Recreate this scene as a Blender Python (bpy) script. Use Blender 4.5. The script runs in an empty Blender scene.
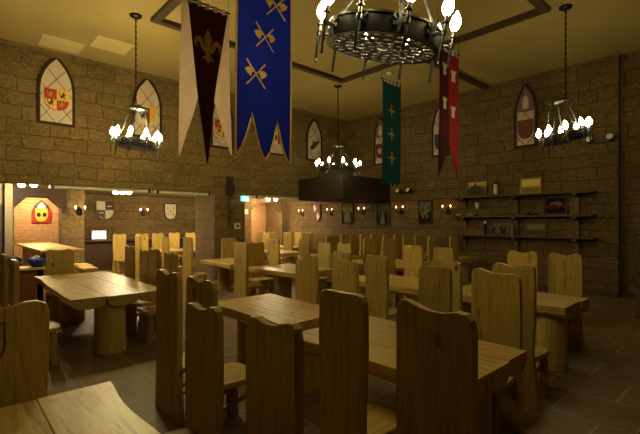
import bpy, bmesh, math, random
from mathutils import Vector, Matrix
random.seed(7)
PI = math.pi
sc = bpy.context.scene
COL = sc.collection

# ------------------------------------------------------------------ camera, world, exposure
cam_d = bpy.data.cameras.new('camera'); cam = bpy.data.objects.new('camera', cam_d); COL.objects.link(cam)
cam.location = (0, 0, 1.7); cam.rotation_euler = (PI/2, 0, math.radians(-42.5))
cam_d.sensor_width = 36; cam_d.lens = 36*411/640; cam_d.shift_y = 5/640; cam_d.clip_start = .02
sc.camera = cam
w = bpy.data.worlds.new('world'); sc.world = w; w.use_nodes = True
w.node_tree.nodes['Background'].inputs[0].default_value = (1, .7, .4, 1)
w.node_tree.nodes['Background'].inputs[1].default_value = .004
sc.view_settings.view_transform = 'Standard'; sc.view_settings.look = 'None'
sc.view_settings.gamma = 1; sc.view_settings.use_curve_mapping = False
sc.view_settings.exposure = 1.0
WARM = (1, .66, .27)
for p_, e_ in (((-2.6, 2.3, 3.3), 1.2), ((2.6, -2.6, 3.3), .5)):     # unseen fill lights added behind the camera, standing in for the hall's other lamps
    ld = bpy.data.lights.new('hall_fill', 'POINT'); ld.energy = e_; ld.color = (1, .8, .42); ld.shadow_soft_size = .4
    lo = bpy.data.objects.new('hall_fill', ld); COL.objects.link(lo); lo.location = p_
BULB = {'near': 52, 'left': 190, 'far': 40, 'right': 38}      # strength of each chandelier's bulbs
SPOT = 190; SCONCE_R = 8; SCONCE_L = 18; ARCH = 130

# ------------------------------------------------------------------ materials
def lin(h):
    c = [int(h[i:i+2], 16)/255 for i in (0, 2, 4)]
    return tuple((x/12.92 if x <= .04045 else ((x+.055)/1.055)**2.4) for x in c) + (1,)
def newmat(name):
    m = bpy.data.materials.new(name); m.use_nodes = True
    nt = m.node_tree; return m, nt, nt.nodes['Principled BSDF']
def N(nt, t, **kw):
    n = nt.nodes.new(t)
    for k, v in kw.items():
        if k in n.inputs: n.inputs[k].default_value = v
        else: setattr(n, k, v)
    return n
def ramp(nt, fac, stops):
    r = N(nt, 'ShaderNodeValToRGB'); e = r.color_ramp.elements
    while len(e) < len(stops): e.new(.5)
    for x, (p, c) in zip(e, stops): x.position = p; x.color = c
    nt.links.new(fac, r.inputs[0]); return r.outputs[0]
def mix(nt, fac, a, b, blend='MIX'):
    m = N(nt, 'ShaderNodeMix', data_type='RGBA', blend_type=blend)
    for s, v in ((m.inputs[0], fac), (m.inputs[6], a), (m.inputs[7], b)):
        if hasattr(v, 'links'): nt.links.new(v, s)
        else: s.default_value = v
    return m.outputs[2]
def bump(nt, b, h, strength, dist=.01):
    n = N(nt, 'ShaderNodeBump', Strength=strength, Distance=dist)
    nt.links.new(h, n.inputs['Height']); nt.links.new(n.outputs[0], b.inputs['Normal'])
def plain(name, hexc, rough=.6, metal=0, var=.12, scale=14):
    m, nt, b = newmat(name); c = lin(hexc)
    tc = N(nt, 'ShaderNodeTexCoord'); no = N(nt, 'ShaderNodeTexNoise', Scale=scale, Detail=4)
    nt.links.new(tc.outputs['Object'], no.inputs['Vector'])
    d = tuple(x*(1-var*2) for x in c[:3])+(1,)
    nt.links.new(ramp(nt, no.outputs[0], [(.3, d), (.7, c)]), b.inputs['Base Color'])
    b.inputs['Roughness'].default_value = rough; b.inputs['Metallic'].default_value = metal
    return m
def emit(name, col, strength, base='ffffff'):
    m, nt, b = newmat(name)
    b.inputs['Base Color'].default_value = lin(base)
    b.inputs['Emission Color'].default_value = (*col, 1); b.inputs['Emission Strength'].default_value = strength
    return m
def wood(name, light, dark, axis='Z', rough=.42, knots=True):
    m, nt, b = newmat(name); L = nt.links.new
    tc = N(nt, 'ShaderNodeTexCoord'); oi = N(nt, 'ShaderNodeObjectInfo')
    off = N(nt, 'ShaderNodeVectorMath', operation='SCALE'); off.inputs[0].default_value = (17, 9, 23)
    L(oi.outputs['Random'], off.inputs['Scale'])
    add = N(nt, 'ShaderNodeVectorMath', operation='ADD')
    L(tc.outputs['Object'], add.inputs[0]); L(off.outputs[0], add.inputs[1])
    mp = N(nt, 'ShaderNodeMapping'); s = [1, 1, 1]; s['XYZ'.index(axis)] = .085
    mp.inputs['Scale'].default_value = s; L(add.outputs[0], mp.inputs[0])
    n1 = N(nt, 'ShaderNodeTexNoise', Scale=16, Detail=5, Roughness=.6, Distortion=.6); L(mp.outputs[0], n1.inputs['Vector'])
    n2 = N(nt, 'ShaderNodeTexNoise', Scale=60, Detail=3); L(mp.outputs[0], n2.inputs['Vector'])
    c = ramp(nt, n1.outputs[0], [(.3, lin(dark)), (.43, lin(light)), (.57, lin(light)), (.64, lin(dark)), (.72, lin(light))])
    c = mix(nt, .35, c, ramp(nt, n2.outputs[0], [(.35, lin(dark)), (.6, lin(light))]))
    if knots:
        mk = N(nt, 'ShaderNodeMapping'); s2 = [3.4, 3.4, 3.4]; s2['XYZ'.index(axis)] = 2.2
        mk.inputs['Scale'].default_value = s2; L(add.outputs[0], mk.inputs[0])
        vo = N(nt, 'ShaderNodeTexVoronoi', Scale=1.0); L(mk.outputs[0], vo.inputs['Vector'])
        k = ramp(nt, vo.outputs['Distance'], [(.04, (1, 1, 1, 1)), (.11, (0, 0, 0, 1))])
        c = mix(nt, k, c, lin('4a2a10'))
    hv = N(nt, 'ShaderNodeHueSaturation'); L(c, hv.inputs['Color'])
    mr = N(nt, 'ShaderNodeMapRange'); mr.inputs[3].default_value = .72; mr.inputs[4].default_value = 1.12
    L(oi.outputs['Random'], mr.inputs[0]); L(mr.outputs[0], hv.inputs['Value'])
    L(hv.outputs[0], b.inputs['Base Color']); b.inputs['Roughness'].default_value = rough
    bump(nt, b, n1.outputs[0], .25, .006)
    return m
def stone(name, axes, c1, c2, mortar, w_=.62, h_=.3):
    m, nt, b = newmat(name); L = nt.links.new
    tc = N(nt, 'ShaderNodeTexCoord'); sp = N(nt, 'ShaderNodeSeparateXYZ'); L(tc.outputs['Object'], sp.inputs[0])
    cb = N(nt, 'ShaderNodeCombineXYZ'); L(sp.outputs[axes[0]], cb.inputs[0]); L(sp.outputs[axes[1]], cb.inputs[1])
    nd = N(nt, 'ShaderNodeTexNoise', Scale=3.5, Detail=3); L(cb.outputs[0], nd.inputs['Vector'])
    sb = N(nt, 'ShaderNodeVectorMath', operation='SUBTRACT'); L(nd.outputs['Color'], sb.inputs[0]); sb.inputs[1].default_value = (.5, .5, .5)
    sl = N(nt, 'ShaderNodeVectorMath', operation='SCALE'); L(sb.outputs[0], sl.inputs[0]); sl.inputs['Scale'].default_value = .14
    ad = N(nt, 'ShaderNodeVectorMath', operation='ADD'); L(cb.outputs[0], ad.inputs[0]); L(sl.outputs[0], ad.inputs[1])
    br = N(nt, 'ShaderNodeTexBrick', offset=.43, squash=.62, squash_frequency=3, offset_frequency=2)
    br.inputs['Scale'].default_value = 1; br.inputs['Brick Width'].default_value = w_; br.inputs['Row Height'].default_value = h_
    br.inputs['Mortar Size'].default_value = .01; br.inputs['Mortar Smooth'].default_value = 1
    br.inputs['Color1'].default_value = lin(c1); br.inputs['Color2'].default_value = lin(c2); br.inputs['Mortar'].default_value = lin(mortar)
    L(ad.outputs[0], br.inputs['Vector'])
    mp = N(nt, 'ShaderNodeMapping'); mp.inputs['Scale'].default_value = (1, 1.7, 1); L(cb.outputs[0], mp.inputs[0])
    n1 = N(nt, 'ShaderNodeTexNoise', Scale=13, Detail=9, Roughness=.78, Distortion=1.6); L(mp.outputs[0], n1.inputs['Vector'])
    c = mix(nt, .6, br.outputs['Color'], ramp(nt, n1.outputs[0], [(.4, lin(mortar)), (.49, lin(c2)), (.56, lin(c1)), (.64, lin('b08f58'))]))
    L(c, b.inputs['Base Color']); b.inputs['Roughness'].default_value = .75
    hm = N(nt, 'ShaderNodeMath', operation='MULTIPLY_ADD'); L(n1.outputs[0], hm.inputs[0]); hm.inputs[1].default_value = .9
    iv = N(nt, 'ShaderNodeMath', operation='SUBTRACT'); iv.inputs[0].default_value = 1; L(br.outputs['Fac'], iv.inputs[1]); L(iv.outputs[0], hm.inputs[2])
    bump(nt, b, hm.outputs[0], 1, .035)
    return m
def tiles():
    m, nt, b = newmat('slate tiles'); L = nt.links.new
    tc = N(nt, 'ShaderNodeTexCoord'); mp = N(nt, 'ShaderNodeMapping'); mp.inputs['Rotation'].default_value = (0, 0, PI/2); mp.inputs['Location'].default_value = (.1, .12, 0)
    L(tc.outputs['Object'], mp.inputs[0])
    br = N(nt, 'ShaderNodeTexBrick', offset=.4); br.inputs['Scale'].default_value = 1
    br.inputs['Brick Width'].default_value = .62; br.inputs['Row Height'].default_value = .6; br.inputs['Mortar Size'].default_value = .01; br.inputs['Mortar Smooth'].default_value = .3
    br.inputs['Color1'].default_value = lin('8c7358'); br.inputs['Color2'].default_value = lin('735f46'); br.inputs['Mortar'].default_value = lin('a8947a')
    L(mp.outputs[0], br.inputs['Vector'])
    n1 = N(nt, 'ShaderNodeTexNoise', Scale=6, Detail=6, Roughness=.65); L(tc.outputs['Object'], n1.inputs['Vector'])
    c = mix(nt, 1, br.outputs['Color'], ramp(nt, n1.outputs[0], [(.3, (.62, .6, .58, 1)), (.7, (1.05, 1, .95, 1))]), 'MULTIPLY')
    L(c, b.inputs['Base Color']); b.inputs['Roughness'].default_value = .5
    bump(nt, b, n1.outputs[0], .25, .012)
    return m
def picture(name, stops, noise=5):
    m, nt, b = newmat(name); L = nt.links.new
    tc = N(nt, 'ShaderNodeTexCoord'); sp = N(nt, 'ShaderNodeSeparateXYZ'); L(tc.outputs['Generated'], sp.inputs[0])
    no = N(nt, 'ShaderNodeTexNoise', Scale=noise, Detail=5); L(tc.outputs['Generated'], no.inputs['Vector'])
    ma = N(nt, 'ShaderNodeMath', operation='MULTIPLY_ADD'); L(no.outputs[0], ma.inputs[0]); ma.inputs[1].default_value = .9
    sh = N(nt, 'ShaderNodeMath', operation='SUBTRACT'); L(sp.outputs[2], sh.inputs[0]); sh.inputs[1].default_value = .45
    L(sh.outputs[0], ma.inputs[2])
    L(ramp(nt, ma.outputs[0], [(p, lin(c)) for p, c in stops]), b.inputs['Base Color']); b.inputs['Roughness'].default_value = .9; b.inputs['Specular IOR Level'].default_value = .15
    return m

M = {}
M['chair'] = wood('pine boards upright', 'c4a75a', '8a7034')
M['seatw'] = wood('pine boards lengthways', 'c8ab60', '8e7238', 'X')
M['table'] = wood('lacquered pine planks', 'd4b56a', '98763a', 'Y', .4)
M['log'] = wood('peeled log', 'bfa25a', '8a6d36', 'Z', .45)
M['stick'] = wood('pine stick', 'b08e4c', '7d5e2c', 'Z', .5, False)
M['darkwood'] = wood('dark stained timber', '4d3520', '2e1e10', 'Y', .5, False)
M['darkwoodx'] = wood('dark stained timber along', '4d3520', '2e1e10', 'X', .5, False)
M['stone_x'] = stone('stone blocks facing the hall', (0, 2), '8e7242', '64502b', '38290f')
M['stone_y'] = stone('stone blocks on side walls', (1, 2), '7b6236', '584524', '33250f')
M['arch_brick'] = stone('pale limewashed brick', (0, 2), 'd9a878', 'c89866', 'a87c50', .3, .11)
M['ceiling'] = plain('ceiling plaster', 'a38d58', .85, 0, .05, 1.2)
M['panel'] = plain('ceiling light panel', 'cbb584', .5, 0, .04, 3)
M['tiles'] = tiles()
M['post'] = wood('brown shelf bracket', '6e5430', '4d3920', 'Z', .6, False)
M['bulkhead_shade'] = wood('timber darkened by ring shade', '2a1d10', '170f07', 'X', .7, False)  # chandelier ring's shadow on the bulkhead is put into this dark timber colour
M['iron'] = plain('black wrought iron', '2b2825', .38, .85)
M['steel'] = plain('burnished iron plate', '62646a', .36, .9, .42, 38)
M['silver'] = plain('worn silver scrollwork', '94969c', .4, .85, .4, 45)
M['black'] = plain('black plastic', '17150f', .45)
M['white'] = plain('white painted metal', 'd6cfbd', .5, 0, .05)
M['cream'] = plain('cream plaster', '857c66', .8, 0, .05)
M['grey'] = plain('grey glass door pane', '55504a', .2)
M['lead'] = plain('lead strips', '5b4a48', .5, .3)
M['glass'] = plain('milky window glass', 'c9b3a3', .3, 0, .08, 5)
M['glass_mauve'] = plain('mauve window glass', '7d6070', .3, 0, .15, 20)
M['frame'] = plain('dark window surround', '33230f', .95)
M['red'] = plain('red paint', 'a8281a', .5); M['yellow'] = plain('yellow paint', 'e0b63a', .5)
M['ink'] = plain('black paint', '14100d', .5); M['navy'] = plain('navy paint', '252a55', .5)
M['brown'] = plain('brown paint', '6a3a1c', .6); M['wine'] = plain('wine paint', '6e2230', .5)
M['offwhite'] = plain('off white paint', 'd5cbb5', .5)
def cloth(name, c, rough=.75):
    m = plain(name, c, rough, 0, .1, 8)
    m.node_tree.nodes['Principled BSDF'].inputs['Specular IOR Level'].default_value = .08; return m
M['burgundy'] = cloth('burgundy velvet', '4b1a1c'); M['blue'] = cloth('royal blue velvet', '101d86')
M['green'] = cloth('teal green cloth', '1d4b52'); M['crimson'] = cloth('crimson cloth', '8e1f24')
M['linen'] = cloth('white linen', 'eadcd2')
nt_ = M['linen'].node_tree; tr_ = nt_.nodes.new('ShaderNodeBsdfTranslucent'); tr_.inputs[0].default_value = lin('eadcd2'); mx_ = nt_.nodes.new('ShaderNodeMixShader'); mx_.inputs[0].default_value = .45
nt_.links.new(nt_.nodes['Principled BSDF'].outputs[0], mx_.inputs[1]); nt_.links.new(tr_.outputs[0], mx_.inputs[2]); nt_.links.new(mx_.outputs[0], nt_.nodes['Material Output'].inputs[0]); M['gold'] = plain('gold braid', 'b08a3c', .45, .2)
M['crimson_shade'] = cloth('crimson cloth in painted shade', '4a1016')  # crimson with the shadow on the banner's left half put into the colour
M['bluebag'] = plain('blue nylon', '2846b8', .5); M['darkbag'] = plain('dark fabric', '1e2233', .8)

def obj(name, bm, mat, parent=None, loc=None, smooth=False):
    me = bpy.data.meshes.new(name)
    bmesh.ops.recalc_face_normals(bm, faces=bm.faces)
    bm.to_mesh(me); bm.free()
    if smooth:
        for p in me.polygons: p.use_smooth = True
    for m_ in (mat if isinstance(mat, list) else [mat]): me.materials.append(m_)
    o = bpy.data.objects.new(name, me); COL.objects.link(o)
    if parent: o.parent = parent
    if loc: o.location = loc
    return o
def tag(o, label, cat, group=None, kind=None):
    o['label'] = label; o['category'] = cat
    if group: o['group'] = group
    if kind: o['kind'] = kind
    return o
def thing(name, label, cat, loc=(0, 0, 0), rz=0, group=None):
    o = bpy.data.objects.new(name, None); COL.objects.link(o); o.empty_display_size = .1
    o.location = loc; o.rotation_euler = (0, 0, rz); return tag(o, label, cat, group)
def dup(root, loc, rz, label, group=None):
    r = root.copy(); COL.objects.link(r); r.location = loc; r.rotation_euler = (0, 0, rz); r['label'] = label
    if group: r['group'] = group
    for ch in list(root.children):
        c = ch.copy(); COL.objects.link(c); c.parent = r
        for g in ch.children:
            d = g.copy(); COL.objects.link(d); d.parent = c
    return r
def struct(name, bm, mat, label=None):
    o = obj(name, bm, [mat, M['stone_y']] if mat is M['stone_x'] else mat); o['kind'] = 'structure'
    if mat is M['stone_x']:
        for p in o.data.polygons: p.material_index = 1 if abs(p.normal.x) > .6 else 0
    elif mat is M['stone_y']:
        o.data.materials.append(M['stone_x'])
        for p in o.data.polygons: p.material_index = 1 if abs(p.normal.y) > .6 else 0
    if label: o['label'] = label
    return o
# --- shapes into a bmesh
def box(bm, x0, y0, z0, x1, y1, z1, bev=0):
    vs = [bm.verts.new(p) for p in ((x0,y0,z0),(x1,y0,z0),(x1,y1,z0),(x0,y1,z0),(x0,y0,z1),(x1,y0,z1),(x1,y1,z1),(x0,y1,z1))]
    fs = [bm.faces.new([vs[i] for i in f]) for f in ((0,3,2,1),(4,5,6,7),(0,1,5,4),(1,2,6,5),(2,3,7,6),(3,0,4,7))]
    if bev: bmesh.ops.bevel(bm, geom=list({e for f in fs for e in f.edges}), offset=bev, segments=2, affect='EDGES', profile=.6)
    return bm
def BX(*a, bev=0): return box(bmesh.new(), *a, bev=bev)
def prism(bm, pts, ax, t0, t1, bev=0):
    """outline pts (a,b) extruded along axis ax from t0 to t1; ax 'X': (a,b)=(y,z), 'Y': (x,z), 'Z': (x,y)"""
    P = {'X': lambda a, b, t: (t, a, b), 'Y': lambda a, b, t: (a, t, b), 'Z': lambda a, b, t: (a, b, t)}[ax]
    A = [bm.verts.new(P(a, b, t0)) for a, b in pts]; B = [bm.verts.new(P(a, b, t1)) for a, b in pts]
    f1 = bm.faces.new(A[::-1]); f2 = bm.faces.new(B); n = len(pts)
    for i in range(n): bm.faces.new((A[i], A[(i+1) % n], B[(i+1) % n], B[i]))
    if bev: bmesh.ops.bevel(bm, geom=list(f1.edges)+list(f2.edges), offset=bev, segments=2, affect='EDGES', profile=.5)
    return bm
def PR(*a, bev=0): return prism(bmesh.new(), *a, bev=bev)
def tube(bm, pts, r, n=8, caps=True):
    pts = [Vector(p) for p in pts]; rs = r if isinstance(r, (list, tuple)) else [r]*len(pts); rings = []
    for i, p in enumerate(pts):
        t = (pts[min(i+1, len(pts)-1)]-pts[max(i-1, 0)]).normalized()
        a = t.cross(Vector((0, 0, 1)) if abs(t.z) < .9 else Vector((1, 0, 0))).normalized(); b_ = t.cross(a)
        rings.append([bm.verts.new(p+rs[i]*(a*math.cos(2*PI*k/n)+b_*math.sin(2*PI*k/n))) for k in range(n)])
    for A, B in zip(rings, rings[1:]):
        for k in range(n): bm.faces.new((A[k], A[(k+1) % n], B[(k+1) % n], B[k]))
    if caps: bm.faces.new(rings[0][::-1]); bm.faces.new(rings[-1])
    return bm
def lathe(bm, prof, n=16, c=(0, 0)):
    rings = [[bm.verts.new((c[0]+r*math.cos(2*PI*k/n), c[1]+r*math.sin(2*PI*k/n), z)) for k in range(n)] for r, z in prof]
    for A, B in zip(rings, rings[1:]):
        for k in range(n): bm.faces.new((A[k], A[(k+1) % n], B[(k+1) % n], B[k]))
    bm.faces.new(rings[0][::-1]); bm.faces.new(rings[-1]); return bm
def band(bm, r0, r1, z0, z1, n=48):
    """a hollow ring of rectangular section"""
    R = [[bm.verts.new((r*math.cos(2*PI*k/n), r*math.sin(2*PI*k/n), z)) for k in range(n)] for r, z in ((r0, z0), (r1, z0), (r1, z1), (r0, z1))]
    for j in range(4):
        A, B = R[j], R[(j+1) % 4]
        for k in range(n): bm.faces.new((A[k], A[(k+1) % n], B[(k+1) % n], B[k]))
    return bm

# ------------------------------------------------------------------ the room
struct('floor', BX(-4, -4, -.1, 11.6, 17, 0), M['tiles'])
struct('ceiling', BX(-4, -4, 5.5, 11.6, 11.2, 5.6), M['ceiling'])
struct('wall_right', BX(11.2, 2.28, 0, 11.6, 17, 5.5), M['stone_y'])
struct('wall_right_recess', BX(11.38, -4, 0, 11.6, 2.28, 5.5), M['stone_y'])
struct('wall_left_upper', BX(-4, 10.8, 2.54, 11.2, 11.2, 5.5), M['stone_x'])
struct('wall_left_pier', BX(5.76, 10.8, 0, 6.78, 12.0, 2.54), M['stone_x'])
struct('wall_rear', BX(-4, -4.2, 0, 11.6, -4, 5.5), M['stone_x'])
struct('wall_side', BX(-4.2, -4, 0, -4, 17, 5.5), M['stone_y'])
struct('wall_alcove', BX(3.24, 16.5, 0, 11.2, 16.8, 2.72), M['stone_x'])
struct('ceiling_alcove', BX(-4, 11.2, 2.72, 11.6, 17, 2.82), M['ceiling'])
struct('wall_bulkhead', BX(8.9, 8.7, 2.42, 11.2, 10.8, 3.14), M['bulkhead_shade'])
struct('wall_pilaster', BX(-.3, 10.55, 2.54, .6, 10.8, 5.5), M['stone_x'])
struct('pillar', BX(9.05, 1.05, 0, 9.6, 1.6, 2.0), M['stone_y'])
# trim along the floor and ceiling
struct('baseboard_right', BX(11.14, 2.28, 0, 11.2, 14.4, .12), M['darkwood'])
struct('baseboard_recess', BX(11.32, -4, 0, 11.38, 2.28, .12), M['darkwood'])
struct('trim_1', BX(.6, 10.72, 5.36, 11.2, 10.8, 5.5), M['stone_x'])
# timber frame on the ceiling
bm = bmesh.new()
for a in ((2.84,2.6,7.91,2.74),(2.84,7.62,7.91,7.76),(2.84,2.74,2.98,7.62),(7.77,2.74,7.91,7.62),(7.91,5.28,11.2,5.42)):
    box(bm, a[0], a[1], 5.42, a[2], a[3], 5.5)
struct('trim_2', bm, M['darkwood'])
# left arch with its lit room behind
def arch_wall(x0, x1, a0, a1, y0, y1, zt, cham, top):
    bm = bmesh.new()
    prism(bm, [(x0,0),(a0,0),(a0,zt-cham),(a0+cham,zt),(a1-cham,zt),(a1,zt-cham),(a1,0),(x1,0),(x1,top),(x0,top)], 'Y', y0, y1)
    return bm
struct('wall_arch_left', arch_wall(1.2, 3.24, 1.47, 2.62, 14.4, 14.8, 2.42, .3, 2.72), M['stone_x'])
struct('wall_arch_return', BX(3.0, 14.8, 0, 3.24, 16.5, 2.72), M['stone_y'])
struct('wall_arch_room', BX(-1, 16.2, 0, 3.0, 16.4, 2.72), M['arch_brick'])
struct('trim_3', PR([(1.40,1.98),(1.47,2.1),(1.77,2.44),(2.32,2.44),(2.62,2.1),(2.69,1.98),(2.75,2.05),(2.75,2.7),(1.36,2.7),(1.36,2.05)], 'Y', 14.3, 14.4), M['darkwoodx'])
struct('wall_white', BX(1.14, 13.0, 0, 1.3, 14.8, 2.72), M['cream'])
struct('wall_white_panel', BX(-.6, 13.1, 2.15, 1.14, 13.2, 2.72), M['cream'])
d = struct('door_1', BX(-.6, 13.1, 0, 1.14, 13.16, 2.15), M['grey'])
obj('door_rail', BX(-.6, 13.06, .72, 1.14, 13.1, .86), M['brown'], d)
# right arch with pink limewashed brick behind
struct('wall_arch_right', arch_wall(8.6, 11.2, 9.36, 10.93, 14.4, 14.7, 2.5, .35, 2.72), M['stone_x'])
struct('wall_arch_right_return', BX(8.6, 14.7, 0, 8.8, 16.5, 2.72), M['stone_y'])
struct('wall_arch_right_room', BX(8.8, 16.0, 0, 11.2, 16.2, 2.72), M['arch_brick'])
# roller housings under the left wall; third models a light streak on the soffit
for k, (x0, x1) in enumerate(((1.75, 4.0), (4.1, 5.7), (7.2, 9.6))):
    h = obj('housing_and_streak', tube(bmesh.new(), [(x0, 10.9, 2.5), (x1, 10.9, 2.5)], .045, 12), M['white'], smooth=False)
    tag(h, ('white roller housing under the wall beam, before the arched room', 'white roller housing under the beam, nearest the stone pier on its left',
            'white tube standing for a light streak on the soffit, right of the pier')[k], 'screen housing', 'roller housings')
    for x in (x0+.03, x1-.09): obj('end_bracket', BX(x, 10.85, 2.45, x+.06, 10.95, 2.545), M['black'], h)
# two flat panels in the ceiling
for (x0, x1, y0, y1), l in (((1.48, 2.24, 9.88, 10.55), 'pale square ceiling panel nearer the left edge'), ((2.32, 3.03, 9.19, 9.88), 'pale square ceiling panel beside the lit left chandelier')):
    p = thing('ceiling_panel', l, 'ceiling panel', ((x0+x1)/2, (y0+y1)/2, 5.5), 0, 'ceiling panels')
    a, b_ = (x1-x0)/2, (y1-y0)/2
    obj('panel', BX(-a, -b_, -.012, a, b_, 0), M['panel'], p)
tag(obj('smoke_detector', lathe(bmesh.new(), [(.05, 5.44), (.07, 5.46), (.08, 5.5)], 16, (8.35, 6.5)), M['white']), 'small round white detector on the ceiling above the green banner', 'smoke detector')

# ------------------------------------------------------------------ stained glass windows
def arch_pts(w_, h_, n=8):
    """pointed arch outline (a,b), bottom centre at 0,0"""
    s = h_*.5; a = h_-s; hw = w_/2; R = (hw*hw+a*a)/(2*hw); pts = [(-hw, 0), (hw, 0)]
    ang = math.asin(min(1, a/R)); 
    for k in range(n+1):
        t = ang*k/n; pts.append((hw-R+R*math.cos(t), s+R*math.sin(t)))
    for k in range(n-1, -1, -1):
        t = ang*k/n; pts.append((-(hw-R+R*math.cos(t)), s+R*math.sin(t)))
    return pts
def inside(p, poly):
    x, y = p; r = False; n = len(poly)
    for i in range(n):
        (x1, y1), (x2, y2) = poly[i], poly[(i+1) % n]
        if (y1 > y) != (y2 > y) and x < (x2-x1)*(y-y1)/(y2-y1)+x1: r = not r
    return r
def shield_pts(w_, h_, cx=0, cz=0, n=6):
    p = [(cx-w_/2, cz+h_/2), (cx+w_/2, cz+h_/2), (cx+w_/2, cz)]
    for k in range(1, n+1):
        t = k/n*PI/2; p.append((cx+w_/2*math.cos(t)**.8 if k < n else cx, cz-h_/2*math.sin(t)))
    for k in range(n-1, 0, -1):
        t = k/n*PI/2; p.append((cx-w_/2*math.cos(t)**.8, cz-h_/2*math.sin(t)))
    p.append((cx-w_/2, cz)); return p
LION = [(-.5,-.9),(-.25,-.9),(-.15,-.4),(.15,-.35),(.2,-.9),(.5,-.9),(.4,-.3),(.35,.1),(.75,.15),(.8,.35),(.3,.4),(.45,.6),(.35,.95),(0,1),(-.2,.7),(-.15,.4),(-.4,0),(-.75,.2),(-.9,.75),(-.7,.8),(-1,.95),(-1.05,.3),(-.75,-.1)]
def at(poly, s, cx, cz): return [(cx+a*s, cz+b*s) for a, b in poly]
def window(i, wall, c, z0, w_, h_, style):
    ax = 'X' if wall == 'R' else 'Y'; sgn = -1
    base = 11.2 if wall == 'R' else 10.8
    root = bpy.data.objects.new('window_%d' % i, None); COL.objects.link(root); root['kind'] = 'structure'
    root.location = (base, c, z0) if wall == 'R' else (c, base, z0)
    fl = (lambda P: [(-a, b) for a, b in P]) if wall == 'R' else (lambda P: P)
    t = .055; out = arch_pts(w_, h_); inn = [(a*(1-2*t/w_), t+b*(1-2.4*t/h_)) for a, b in out]
    # frame: strip between the two outlines
    bm = bmesh.new(); n = len(out)
    P = (lambda a, b, y: (y, -a, b)) if wall == 'R' else (lambda a, b, y: (a, y, b))
    loops = [[bm.verts.new(P(a, b, y)) for a, b in L_] for L_, y in ((out, 0), (out, -.05), (inn, -.045), (inn, 0))]
    for A, B in zip(loops, loops[1:]):
        for k in range(n): bm.faces.new((A[k], A[(k+1) % n], B[(k+1) % n], B[k]))
    obj('window_frame', bm, M['frame'], root)
    obj('glass', PR(fl(inn), ax, -.03, -.0), M['glass'], root)
    if style in ('mauve', 'mauve2'):
        top = [p for p in inn if p[1] > h_*.55]; xs = max(abs(p[0]) for p in top)
        poly = sorted([p for p in top if p[0] >= 0], key=lambda p: p[1]) + sorted([p for p in top if p[0] < 0], key=lambda p: -p[1])
        bm = PR(fl(poly), ax, -.036, -.03)
        obj('tracery', bm, M['glass_mauve'], root)
        bm = bmesh.new(); hw = w_/2-t
        for s in (-1, 1):
            x0, x1 = sorted((s*hw, s*(hw-.035))); prism(bm, fl([(x0, t), (x1, t), (x1, h_*.55), (x0, h_*.55)]), ax, -.036, -.03)
        obj('border', bm, M['glass_mauve'], root)
        obj('lancet', PR(fl(at(arch_pts(.15, .36), 1, 0, h_*.6)), ax, -.042, -.036), M['glass'], root)
    # leading
    bm = bmesh.new(); g = .03 if False else .013; segs = []
    stp = .5 if w_ > .65 else .42
    for s in (-1, 1):
        for k in range(-6, 9):
            run = []
            for j in range(0, 161):
                z = h_*j/160; x = s*(z-.02-k*stp)*.78
                if inside((x, z), inn): run.append((x, z))
                elif len(run) > 3: segs.append((run[0], run[-1])); run = []
                else: run = []
            if len(run) > 3: segs.append((run[0], run[-1]))
    for (a, b_), (c_, d_) in segs:
        tube(bm, [P(a, b_, -.036), P(c_, d_, -.036)], .007, 5)
    obj('leading', bm, M['lead'], root)
    sw, sh = w_*.66, h_*.3; cz = h_*(.28 if wall == 'R' else .36)
    sp = shield_pts(sw, sh, 0, cz)
    cols = {'quarter': ('red', 'yellow'), 'yellowlion': ('offwhite', 'yellow'), 'dark': ('offwhite', 'ink'), 'mauve': ('brown', 'red'), 'mauve2': ('wine', 'offwhite'), 'navy': ('navy', 'offwhite')}[style]
    obj('shield', PR(fl(sp), ax, -.046, -.034), M[cols[0]], root)
    def Q(name, poly, m, lo=-.052, hi=-.044): obj(name, PR(fl(poly), ax, lo, hi), M[m], root)
    if style == 'quarter':
        Q('quartering', [(0, cz), (sw/2, cz), (sw/2, cz+sh/2), (0, cz+sh/2)], 'yellow')
        Q('quartering', [(0, cz), (0, cz-sh*.49), (-sw*.2, cz-sh*.44), (-sw*.42, cz-sh*.25), (-sw/2, cz)], 'yellow')
        Q('lion', at(LION, .075, sw*.25, cz+sh*.24), 'ink', -.056, -.05); Q('lion', at(LION, .075, -sw*.22, cz-sh*.16), 'ink', -.056, -.05)
        Q('rosette', at(LION, .06, -sw*.25, cz+sh*.24), 'gold'); Q('rosette', at(LION, .06, sw*.2, cz-sh*.18), 'gold')
    elif style == 'yellowlion':
        Q('quartering', [(0, cz-.2), (sw*.4, cz-.1), (sw*.5, cz+sh/2), (0, cz+sh/2)], 'yellow'); Q('lion', at(LION, .1, -sw*.2, cz), 'ink'); Q('bend', [(-.03, cz-.2), (.05, cz-.2), (.05, cz+.2), (-.03, cz+.2)], 'red', -.056, -.05)
    elif style == 'dark':
        Q('bend', [(-sw*.45, cz-.05), (-sw*.3, cz-.2), (sw*.48, cz+.14), (sw*.4, cz+.22)], 'ink'); Q('lion', at(LION, .1, .02, cz-.02), 'wine', -.056, -.05)
        Q('lion', at(LION, .08, -.05, cz+.1), 'ink', -.06, -.054)
    elif style in ('mauve', 'mauve2'): Q('charge', at(LION, .1, 0, cz), 'wine' if style == 'mauve' else 'offwhite')
    else: Q('charge', at(LION, .09, 0, cz), 'ink')
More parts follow.
